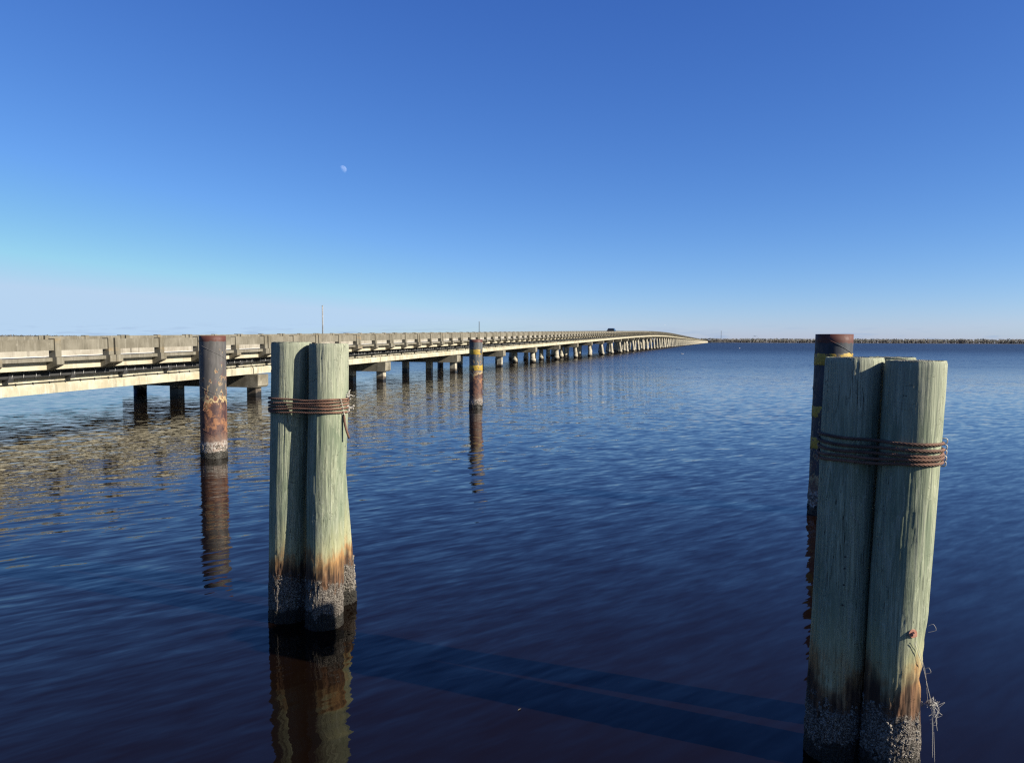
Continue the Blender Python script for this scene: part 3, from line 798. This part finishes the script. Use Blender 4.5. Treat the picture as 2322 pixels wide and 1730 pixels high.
for i, z in enumerate((2.105, 2.068, 2.035, 2.0, 1.966)):
    p, nn = log_point(rrl, R(112+2*(i % 2)), z, -0.01)
    shift(staple(p, nn, (0.1*nn.y, -0.1*nn.x, 1), 0.016, 0.036), ro).build('staple', M['galv'], rroot)
def rope_tail(l, az, zs, o, root):
    pts, nr = [], []
    for i in range(26):
        f = i/25; p, nn = log_point(l, az-R(4)*f, zs[0]+(zs[1]-zs[0])*f, 0.022+0.055*f*f); pts.append(p); nr.append(nn)
    b = MB(); strands(b, pts, nr, 0.007, 0.005, 0.085)
    shift(b, o).build('rope_tail', M['rope'], root)
rope_tail(lr, R(118), (2.02, 1.80), lo, lroot)
def fray(l, az, z, seed, n, o, root, spread=0.045):
    """short pale loops of frayed rope end"""
    rnd = random.Random(seed); b = MB(); p, nn = log_point(l, az, z, 0.02)
    for _ in range(n):
        q = p+Vector([rnd.uniform(-0.02, 0.02) for _ in range(3)]); pts = [q]
        d = (nn+Vector([rnd.gauss(0, 0.7) for _ in range(3)])).normalized()
        for k in range(8):
            d = (d+Vector([rnd.gauss(0, 0.5) for _ in range(3)])).normalized(); pts.append(pts[-1]+d*spread/5)
        b.tube(pts, 0.0035, 5)
    shift(b, o).build('frayed_end', M['line'], root)
fray(lr, R(100), 2.185, 1, 9, lo, lroot); fray(lr, R(96), 2.08, 2, 9, lo, lroot)

# bolt with washer on the right cluster
p, nn = log_point(rrl, R(178), 0.95, 0.0)
bb = MB(); tt = nn.orthogonal().normalized()
bb.tube([p-nn*0.03, p+nn*0.012], 0.026, 12); bb.tube([p+nn*0.012, p+nn*0.034], 0.014, 6, smooth=False)
shift(bb, ro).build('bolt', M['bolt'], rroot)
p1, n1 = log_point(rlogs[0], R(192), 0.0, 0.0)
for z in (1.35, 1.275, 1.17, 1.04):
    p1, n1 = log_point(rlogs[0], R(200), z, -0.006)
    shift(MB().tube([p1, p1+n1*0.012], 0.006, 8), ro).build('nail', M['black'], rroot)

# tangle of fishing line caught on the right cluster
def fishing_line():
    rnd = random.Random(8); b = MB()
    o, nn = log_point(rrl, R(112), 0.50, 0.02)
    bolt_p, bn = log_point(rrl, R(176), 0.90, 0.02)
    a1, m1 = log_point(rrl, R(140), 0.70, 0.004)
    def curve(pts, r):
        pts = [Vector(p) for p in pts]; out = []
        for i in range(len(pts)-1):
            p0, p1, p2, p3 = pts[max(i-1, 0)], pts[i], pts[i+1], pts[min(i+2, len(pts)-1)]
            for k in range(8):
                f = k/8; out.append(0.5*((2*p1)+(p2-p0)*f+(2*p0-5*p1+4*p2-p3)*f*f+(3*p1-p0-3*p2+p3)*f**3))
        out.append(pts[-1]); b.tube(out, r, 4)
    knot = o+Vector((0.02, -0.03, -0.02))
    curve([bolt_p, (bolt_p+a1)/2+bn*0.01, a1+m1*0.006, (a1+o)/2+nn*0.015, knot], 0.0016)
    curve([bolt_p+Vector((0.01, 0, 0.01)), a1+m1*0.012, o+nn*0.01, knot], 0.0011)
    for _ in range(16):          # the knot
        pts = [knot+Vector([rnd.gauss(0, 0.012) for _ in range(3)]) for _ in range(5)]; curve(pts, 0.0018)
    for _ in range(12):          # loose loops
        d = Vector((rnd.uniform(0.0, 1), rnd.uniform(-0.8, 0.3), rnd.uniform(-1, 0.4)))*rnd.uniform(0.02, 0.06)
        e = d+Vector((rnd.uniform(-0.03, 0.05), rnd.uniform(-0.04, 0.03), rnd.uniform(-0.10, 0.03)))
        curve([knot, knot+d, knot+e, knot+e*0.8+Vector((-0.02, 0, -0.03))], 0.0011)
    for (dx, dz) in ((0.02, -0.36), (0.006, -0.33), (0.03, -0.16)):
        curve([knot, knot+Vector((dx*0.5, -0.01, dz*0.35)), knot+Vector((dx, -0.02, dz))], 0.0015)
    for (az, z, w) in ((116, 0.96, 0.026), (126, 0.70, 0.020)):   # odd curls on the log
        q, m = log_point(rrl, R(az), z, 0.003)
        curve([q, q+m*w*0.8+Vector((w*0.3, 0, w*0.5)), q+m*w*1.2+Vector((w*0.5, 0, -w*0.8)), q+m*0.006+Vector((-w*0.2, 0, -w*1.5))], 0.0010)
    ob = shift(b, knot).build('fishing_line', M['line'], None, tuple(knot))
    tag(ob, 'tangle of pale fishing line hanging off the bolted timber pile', 'fishing line')
fishing_line()
def loose_strand(l, az0, az1, z0, z1, lab):
    b = MB(); pts = []
    for i in range(15):
        f = i/14; p, nn = log_point(l, az0+(az1-az0)*f*f, z0+(z1-z0)*f, 0.012+0.01*math.sin(f*3)); pts.append(p)
    o = pts[0]; b.tube(pts, 0.0013, 4)
    tag(shift(b, o).build('line_strand', M['line'], None, tuple(o)), lab, 'fishing line')
loose_strand(rlogs[0], R(196), R(178), 1.70, 1.56, 'single curved pale strand stuck on the face of a green timber pile')

# ------------------------------------------------------------------ steel pipe piles
def steel_pile(label, x, ybase, top, dia, mat, bands, lean=(0, 0), seam0=0.0, hook=None):
    g = on_level(x, ybase); d = Vector((g.x, g.y, 0)).normalized()
    c = Vector((g.x, g.y, 0)) + d*dia/2; r = dia/2
    root = tag(empty('steel_pile', c), label, 'piling', 'steel pipe piles in the water')
    def lean_v(b):
        b.v = [(x+lean[0]*z/top, y+lean[1]*z/top, z) for x, y, z in b.v]; return b
    pr = [(r, -1.5 + i*(top+1.5)/40) for i in range(41)] + [(r-0.012, top), (r-0.0125, top-0.5)]
    sh = MB().lathe(pr, 64, cap=(True, True))
    for i, (vx, vy, vz) in enumerate(sh.v):
        if vz < 0.7 and vz > -1.0:
            k = 0.012*mnoise.noise(Vector((vx*14, vy*14, vz*9)))*min(1, (0.7-vz)/0.3); l = math.hypot(vx, vy) or 1
            sh.v[i] = (vx+vx/l*k, vy+vy/l*k, vz)
    lean_v(sh).build('shaft', mat, root)
    pts = []
    turns = top/0.95
    for i in range(int(turns*40)):
        z = top-0.004-i*0.95/40; a = seam0+2*math.pi*i/40
        if z < 0.5: break
        pts.append((math.cos(a)*(r+0.001), math.sin(a)*(r+0.001), z))
    lean_v(MB().tube(pts, 0.0065, 6)).build('weld_seam', mat, root)
    for (z0, z1) in bands:
        rnd = random.Random(int(z0*1000)); b = MB(); n = 96
        for z, e in ((z0, 1), (z0+0.004, 1), (z1-0.004, 1), (z1, 1)):
            for k in range(n):
                a = 2*math.pi*k/n; jz = 0.022*mnoise.noise(Vector((math.cos(a)*5, math.sin(a)*5, z0*9+(z > z0+0.05)*7)))
                rr = r+(0.0032 if (z == z0 or z == z1) else 0.0045)
                b.v.append((rr*math.cos(a), rr*math.sin(a), z+jz))
        for i in range(3):
            for k in range(n):
                k2 = (k+1) % n; b.face((i*n+k, i*n+k2, (i+1)*n+k2, (i+1)*n+k), True)
        lean_v(b).build('painted_band', M['band'], root)
    bn = barnacles(0.36, lambda z: (0, 0), lambda z: r+0.002, 1500, top*7+x)
    lean_v(bn).build('barnacle_crust', M['barnacle'], root)['kind'] = 'stuff'
    if hook:
        a, z = hook; nn = Vector((math.sin(a), math.cos(a), 0)); tv = Vector((nn.y, -nn.x, 0)); p = nn*r+Vector((0, 0, z))
        b = MB().tube([p-nn*0.01, p+nn*0.03, p+nn*0.05-tv*0.02+Vector((0, 0, 0.06)), p+nn*0.05-tv*0.07+Vector((0, 0, 0.15))], 0.011, 7)
        b.tube([p+Vector((0, 0, -0.01)), p+nn*0.05+Vector((0, 0, -0.05)), p+nn*0.04-tv*0.08+Vector((0, 0, -0.08)), p-tv*0.12+Vector((0, 0, -0.04))], 0.010, 7)
        b.build('hook', M['rustiron'], root)
    return root
steel_pile('grey steel pipe pile with large rust patches, without yellow bands, in front of the bridge', 486, 1040, 2.80, 0.585, M['steel_a'], [], seam0=R(155), hook=(R(200), 1.16))
steel_pile('small looking rusty steel pipe pile with two yellow bands standing alone in open water', 1079, 926, 2.765, 0.535, M['steel_b'], [(2.16, 2.37), (1.52, 1.73)], seam0=R(120))
steel_pile('dark steel pipe pile with three yellow bands half hidden behind a timber pile cluster', 1873, 1172, 2.83, 0.555, M['steel_c'], [(2.35, 2.53), (1.53, 1.71), (1.04, 1.21)], lean=(0.06, 0), seam0=R(200))

# ------------------------------------------------------------------ car on the bridge
def make_car():
    s = lane_s(1378, -1.9); s = max(150, min(260, s))
    p = bpos(s, -1.9, rail_z(s)-1.01+0.02)
    root = tag(empty('car', p), 'dark sport utility vehicle driving away along the bridge', 'car')
    root.rotation_euler = (0, -math.atan(0.0125), math.pi/2-THETA); root.scale = (1, 1, 1.0)
    paint = mat_plain('dark_car_paint', (0.012, 0.02, 0.026), 0.25); glass = mat_plain('tinted_glass', (0.015, 0.02, 0.024), 0.08)
    tyre = mat_plain('tyre_rubber', (0.02, 0.02, 0.02), 0.9); red = mat_plain('red_lens', (0.35, 0.02, 0.015), 0.3)
    # stations of the body along its length: x, half-width, bottom, shoulder
    st = [(-2.35, 0.78, 0.50, 0.95), (-2.25, 0.90, 0.38, 1.05), (-1.2, 0.95, 0.33, 1.08), (0.6, 0.95, 0.33, 1.08), (1.6, 0.93, 0.36, 1.02), (2.25, 0.82, 0.42, 0.88), (2.38, 0.62, 0.50, 0.75)]
    b = MB(); n = 8
    for (x, w, zb, zs) in st:
        b.v += [(x, -w*0.9, zb), (x, -w, zb+0.15), (x, -w, zs-0.12), (x, -w*0.93, zs), (x, w*0.93, zs), (x, w, zs-0.12), (x, w, zb+0.15), (x, w*0.9, zb)]
    for i in range(len(st)-1):
        for k in range(n):
            k2 = (k+1) % n; b.face((i*n+k, (i+1)*n+k, (i+1)*n+k2, i*n+k2), False)
    b.face(range(n)); b.face([(len(st)-1)*n+k for k in reversed(range(n))])
    b.build('body', paint, root)
    c = MB(); cs = [(-2.25, 0.90, 1.02, 0.0), (-1.75, 0.66, 1.58, 0), (-1.0, 0.64, 1.68, 0), (0.25, 0.64, 1.66, 0), (1.35, 0.86, 1.03, 0)]
    for (x, w, z, _) in cs: c.v += [(x, -w, z), (x, w, z)]
    base = [(-2.2, 0.86), (1.15, 0.84)]
    for i in range(len(cs)-1): c.face((2*i, 2*i+2, 2*i+3, 2*i+1))
    c.face((0, 1, 9, 8)); c.face((0, 8, 6, 4, 2)); c.face((1, 3, 5, 7, 9))
    c.build('cabin', paint, root)
    for sg in (-1, 1):
        w = MB(); q = [(-1.85, 0.835*sg, 1.14), (0.85, 0.83*sg, 1.14), (0.32, 0.69*sg, 1.54), (-1.62, 0.69*sg, 1.52)]
        w.v += [(x, y+0.02*sg, z) for x, y, z in q]; w.face((0, 1, 2, 3) if sg < 0 else (3, 2, 1, 0)); w.build('side_window', glass, root)
        MB().box(-2.37, -2.26, 0.62*sg-0.14, 0.62*sg+0.14, 0.84, 1.0).build('tail_light', red, root)
        for x in (-1.45, 1.45):
            wh = MB().tube([(x, 0.70*sg, 0.34), (x, 0.965*sg, 0.34)], 0.36, 16).build('wheel', tyre, root)
            MB().tube([(x, 0.955*sg, 0.34), (x, 0.975*sg, 0.34)], 0.22, 12).build('rim', M['metal'], wh)
    w = MB(); w.v += [(-2.16, -0.72, 1.16), (-2.16, 0.72, 1.16), (-1.86, 0.58, 1.50), (-1.86, -0.58, 1.50)]; w.face((3, 2, 1, 0)); w.build('rear_window', glass, root)
    w = MB(); w.v += [(1.20, -0.74, 1.15), (1.20, 0.74, 1.15), (0.42, 0.60, 1.60), (0.42, -0.60, 1.60)]; w.face((0, 1, 2, 3)); w.build('windscreen', glass, root)
make_car()

# ------------------------------------------------------------------ far end: draw span, control house, fender piles, mast
def far_end():
    s = s_bent(N_SP); p = bpos(s, 0, 0); zt = rail_z(s)
    e = tag(empty('draw_span', p), 'dark steel draw span at the far end of the bridge', 'draw span')
    e.rotation_euler[2] = math.pi/2-THETA
    b = MB().box(0, 60, -1, 0, zt-2.6, zt-0.6).box(0, 60, 7, 8, zt-2.6, zt-0.6).box(0, 60, -1, 8, zt-1.2, zt-0.9); b.build('deck', M['black'], e)
    for k in range(7):
        MB().box(k*9.5, k*9.5+0.6, -1.2, -0.6, zt-1, zt+5).build('truss_post', M['black'], e)
    for k in range(6):
        MB().tube([(k*9.5+0.3, -0.9, zt-0.8), (k*9.5+9.8, -0.9, zt+4.8)], 0.25, 4).build('truss_diagonal', M['black'], e)
    MB().box(0, 57.6, -1.2, -0.6, zt+5, zt+5.6).build('top_chord', M['black'], e)
    MB().box(24, 34, -3, 9, -1, zt-2.6).build('pivot_pier', M['cap'], e)
    q = bpos(s-6, 4.5, 0)
    h = tag(empty('control_house', q), 'small white bridge tender house on dark legs beside the draw span', 'house'); h.rotation_euler[2] = math.pi/2-THETA
    MB().box(-4, 4, -3.5, 3.5, zt+0.5, zt+5.2).build('wall', M['white'], h)
    MB().prism([(-4.3, zt+5.2), (4.3, zt+5.2), (0, zt+7.2)], -4.8, 4.8).build('roof', M['pipe'], h)
    for (x, y) in ((-3.4, -3), (3.4, -3), (-3.4, 3), (3.4, 3)):
        MB().box(x-0.4, x+0.4, y-0.4, y+0.4, -1.5, zt+0.5).build('leg', M['black'], h)
    for x in (-2.4, 0, 2.4): MB().box(x-0.7, x+0.7, -3.56, -3.45, zt+2.4, zt+4.2).build('window', M['black'], h)
    # fender row running to the right
    a0 = at_depth(1609, 774, q.y+25); a1 = at_depth(1664, 774, q.y+190)
    f = tag(empty('fender_row', (a0.x, a0.y, 0)), 'row of dark timber fender piles beside the draw span', 'fender')
    d = Vector((a1.x-a0.x, a1.y-a0.y, 0)); rnd = random.Random(4)
    for k in range(22):
        o = d*(k/21); hh = rnd.uniform(2.6, 4.6)
        if k in (18, 20): continue
        MB().lathe([(0.8, -1.5), (0.8, hh)], 7, o.x, o.y).build('fender_pile', M['black'], f)
    n = d.normalized(); w = Vector((-n.y, n.x, 0))*0.3; e1 = d*(17/21)
    b = MB(); b.v = [tuple(q+Vector((0, 0, z))) for z in (2.5, 3.4) for q in (-w, e1-w, e1+w, w)]
    for i in ((3, 2, 1, 0), (4, 5, 6, 7), (0, 1, 5, 4), (1, 2, 6, 5), (2, 3, 7, 6), (3, 0, 4, 7)): b.face(i)
    b.build('wale', M['black'], f)
    # mast on the far bank
    m = at_depth(1635, 774, 3480); top = at_depth(1635, 750, 3480).z
    t = tag(empty('radio_mast', (m.x, m.y, 1.0)), 'tall thin radio mast rising above the far woods', 'mast')
    for k in range(3):
        a = 2*math.pi*k/3; MB().tube([(1.2*math.cos(a), 1.2*math.sin(a), 0), (0.9*math.cos(a), 0.9*math.sin(a), top-1)], 0.28, 5).build('mast_leg', M['pipe'], t)
    b = MB()
    for k in range(26):
        z = 1+k*(top-3)/26; a0_, a1_ = 2*math.pi*k/3, 2*math.pi*(k+1)/3
        b.tube([(1.1*math.cos(a0_), 1.1*math.sin(a0_), z), (1.1*math.cos(a1_), 1.1*math.sin(a1_), z+2)], 0.15, 4)
    b.build('bracing', M['pipe'], t)
far_end()

# ------------------------------------------------------------------ birds
def bird(name, label, loc, yaw, mat, spread, flying=True, wing=0.68, droop=0.25):
    root = tag(empty(name, loc), label, 'bird', 'gulls'); root.rotation_euler[2] = yaw
    MB().tube([(-0.30, 0, 0.0), (-0.22, 0, 0.0), (-0.1, 0, -0.01), (0.06, 0, 0), (0.16, 0, 0.03), (0.21, 0, 0.06), (0.26, 0, 0.06), (0.30, 0, 0.05)],
              [0.012, 0.035, 0.08, 0.085, 0.06, 0.048, 0.04, 0.008], 10).build('body', mat, root)
    for sg in (-1, 1):
        b = MB()
        if flying: sec = [(0.0, 0.10, 0.03), (0.28, 0.10, 0.16*spread), (0.50, 0.06, 0.14*spread-droop*0.15), (wing, 0.012, -droop*0.6)]
        else: sec = [(0.075, 0.09, 0.02), (0.085, 0.08, 0.05), (0.05, 0.05, 0.06)]
        for i, (y, ch, z) in enumerate(sec):
            x = -0.06*i if flying else -0.10*i
            b.v += [(x+ch, y*sg, z), (x-ch, y*sg, z-0.005), (x, y*sg, z+0.014)]
        for i in range(len(sec)-1):
            for k in range(3):
                k2 = (k+1) % 3; b.face((3*i+k, 3*i+3+k, 3*i+3+k2, 3*i+k2))
        b.build('wing', mat, root)
    t = MB(); t.v += [(-0.27, -0.02, 0), (-0.27, 0.02, 0), (-0.40, 0.06, -0.005), (-0.40, -0.06, -0.005), (-0.33, 0, 0.012)]
    t.face((0, 1, 4)); t.face((1, 2, 4)); t.face((2, 3, 4)); t.face((3, 0, 4)); t.face((3, 2, 1, 0)); t.build('tail', mat, root)
gw = mat_plain('white_feathers', (0.75, 0.75, 0.74), 0.8, 0, 0.05); gd = mat_plain('dark_feathers', (0.10, 0.075, 0.07), 0.8)
bird('gull', 'dark bird in flight with arched wings above the far woods', at_depth(1712, 763, 215), R(95), gd, 1.3, wing=0.68, droop=0.35)
bird('gull', 'white gull flying high beyond the bridge', at_depth(1507, 737, 420), R(70), gw, 1.0, wing=0.7)
for (x, y, yaw, lab) in ((1547, 803, 160, 'white gull sitting on open water near the bridge piles'), (1677, 790, 20, 'white gull sitting on the water far out before the wooded bank')):
    p = on_level(x, y); bird('gull', lab, (p.x, p.y, 0.05), R(yaw), gw, 0.4, flying=False)
# a leaf on the water
p = on_level(1178, 1609); b = MB(); b.v = [(-0.02, 0, 0.004), (0, 0.006, 0.006), (0.022, 0.001, 0.004), (0, -0.006, 0.006)]; b.face((0, 3, 2, 1))
o = b.build('leaf', mat_plain('dry_leaf', (0.16, 0.13, 0.07), 0.8), None, (p.x, p.y, 0.0)); o.rotation_euler[2] = R(50)
tag(o, 'single dry leaf floating on the dark water', 'leaf')

# ------------------------------------------------------------------ moon
def moon():
    t = NT('moon_surface'); a = t.noise(t.obj(), 0.02, 3, 0.6)
    d = t.n('BsdfDiffuse'); t.put(d.inputs[0], t.mix(t.rng(a, 0.4, 0.62), (0.035, 0.035, 0.035), (0.085, 0.085, 0.08)))
    tr = t.n('BsdfTransparent'); ad = t.n('AddShader')
    t.t.links.new(tr.outputs[0], ad.inputs[0]); t.t.links.new(d.outputs[0], ad.inputs[1]); t.t.links.new(ad.outputs[0], t.out.inputs['Surface'])
    D = 26000; p = Vector((0, 0, EYE)) + ray(777, 385)*D
    r = D*8.3/FPX
    b = MB().lathe([(max(0.01, r*math.sin(math.pi*i/32)), -r*math.cos(math.pi*i/32)) for i in range(33)], 48)
    keep = []
    for f in b.f:
        c = sum((Vector(b.v[i]) for i in f), Vector())
        keep.append(c.normalized().dot(SUN_DIR) > 0.12)  # faces turned from the sun cut away: the phase's shade is put into the shape
    b.f = [f for f, k in zip(b.f, keep) if k]; b.sm = [True]*len(b.f)
    tag(b.build('moon', t.m, None, p), 'pale half lit daytime moon in the clear blue sky', 'moon')
moon()
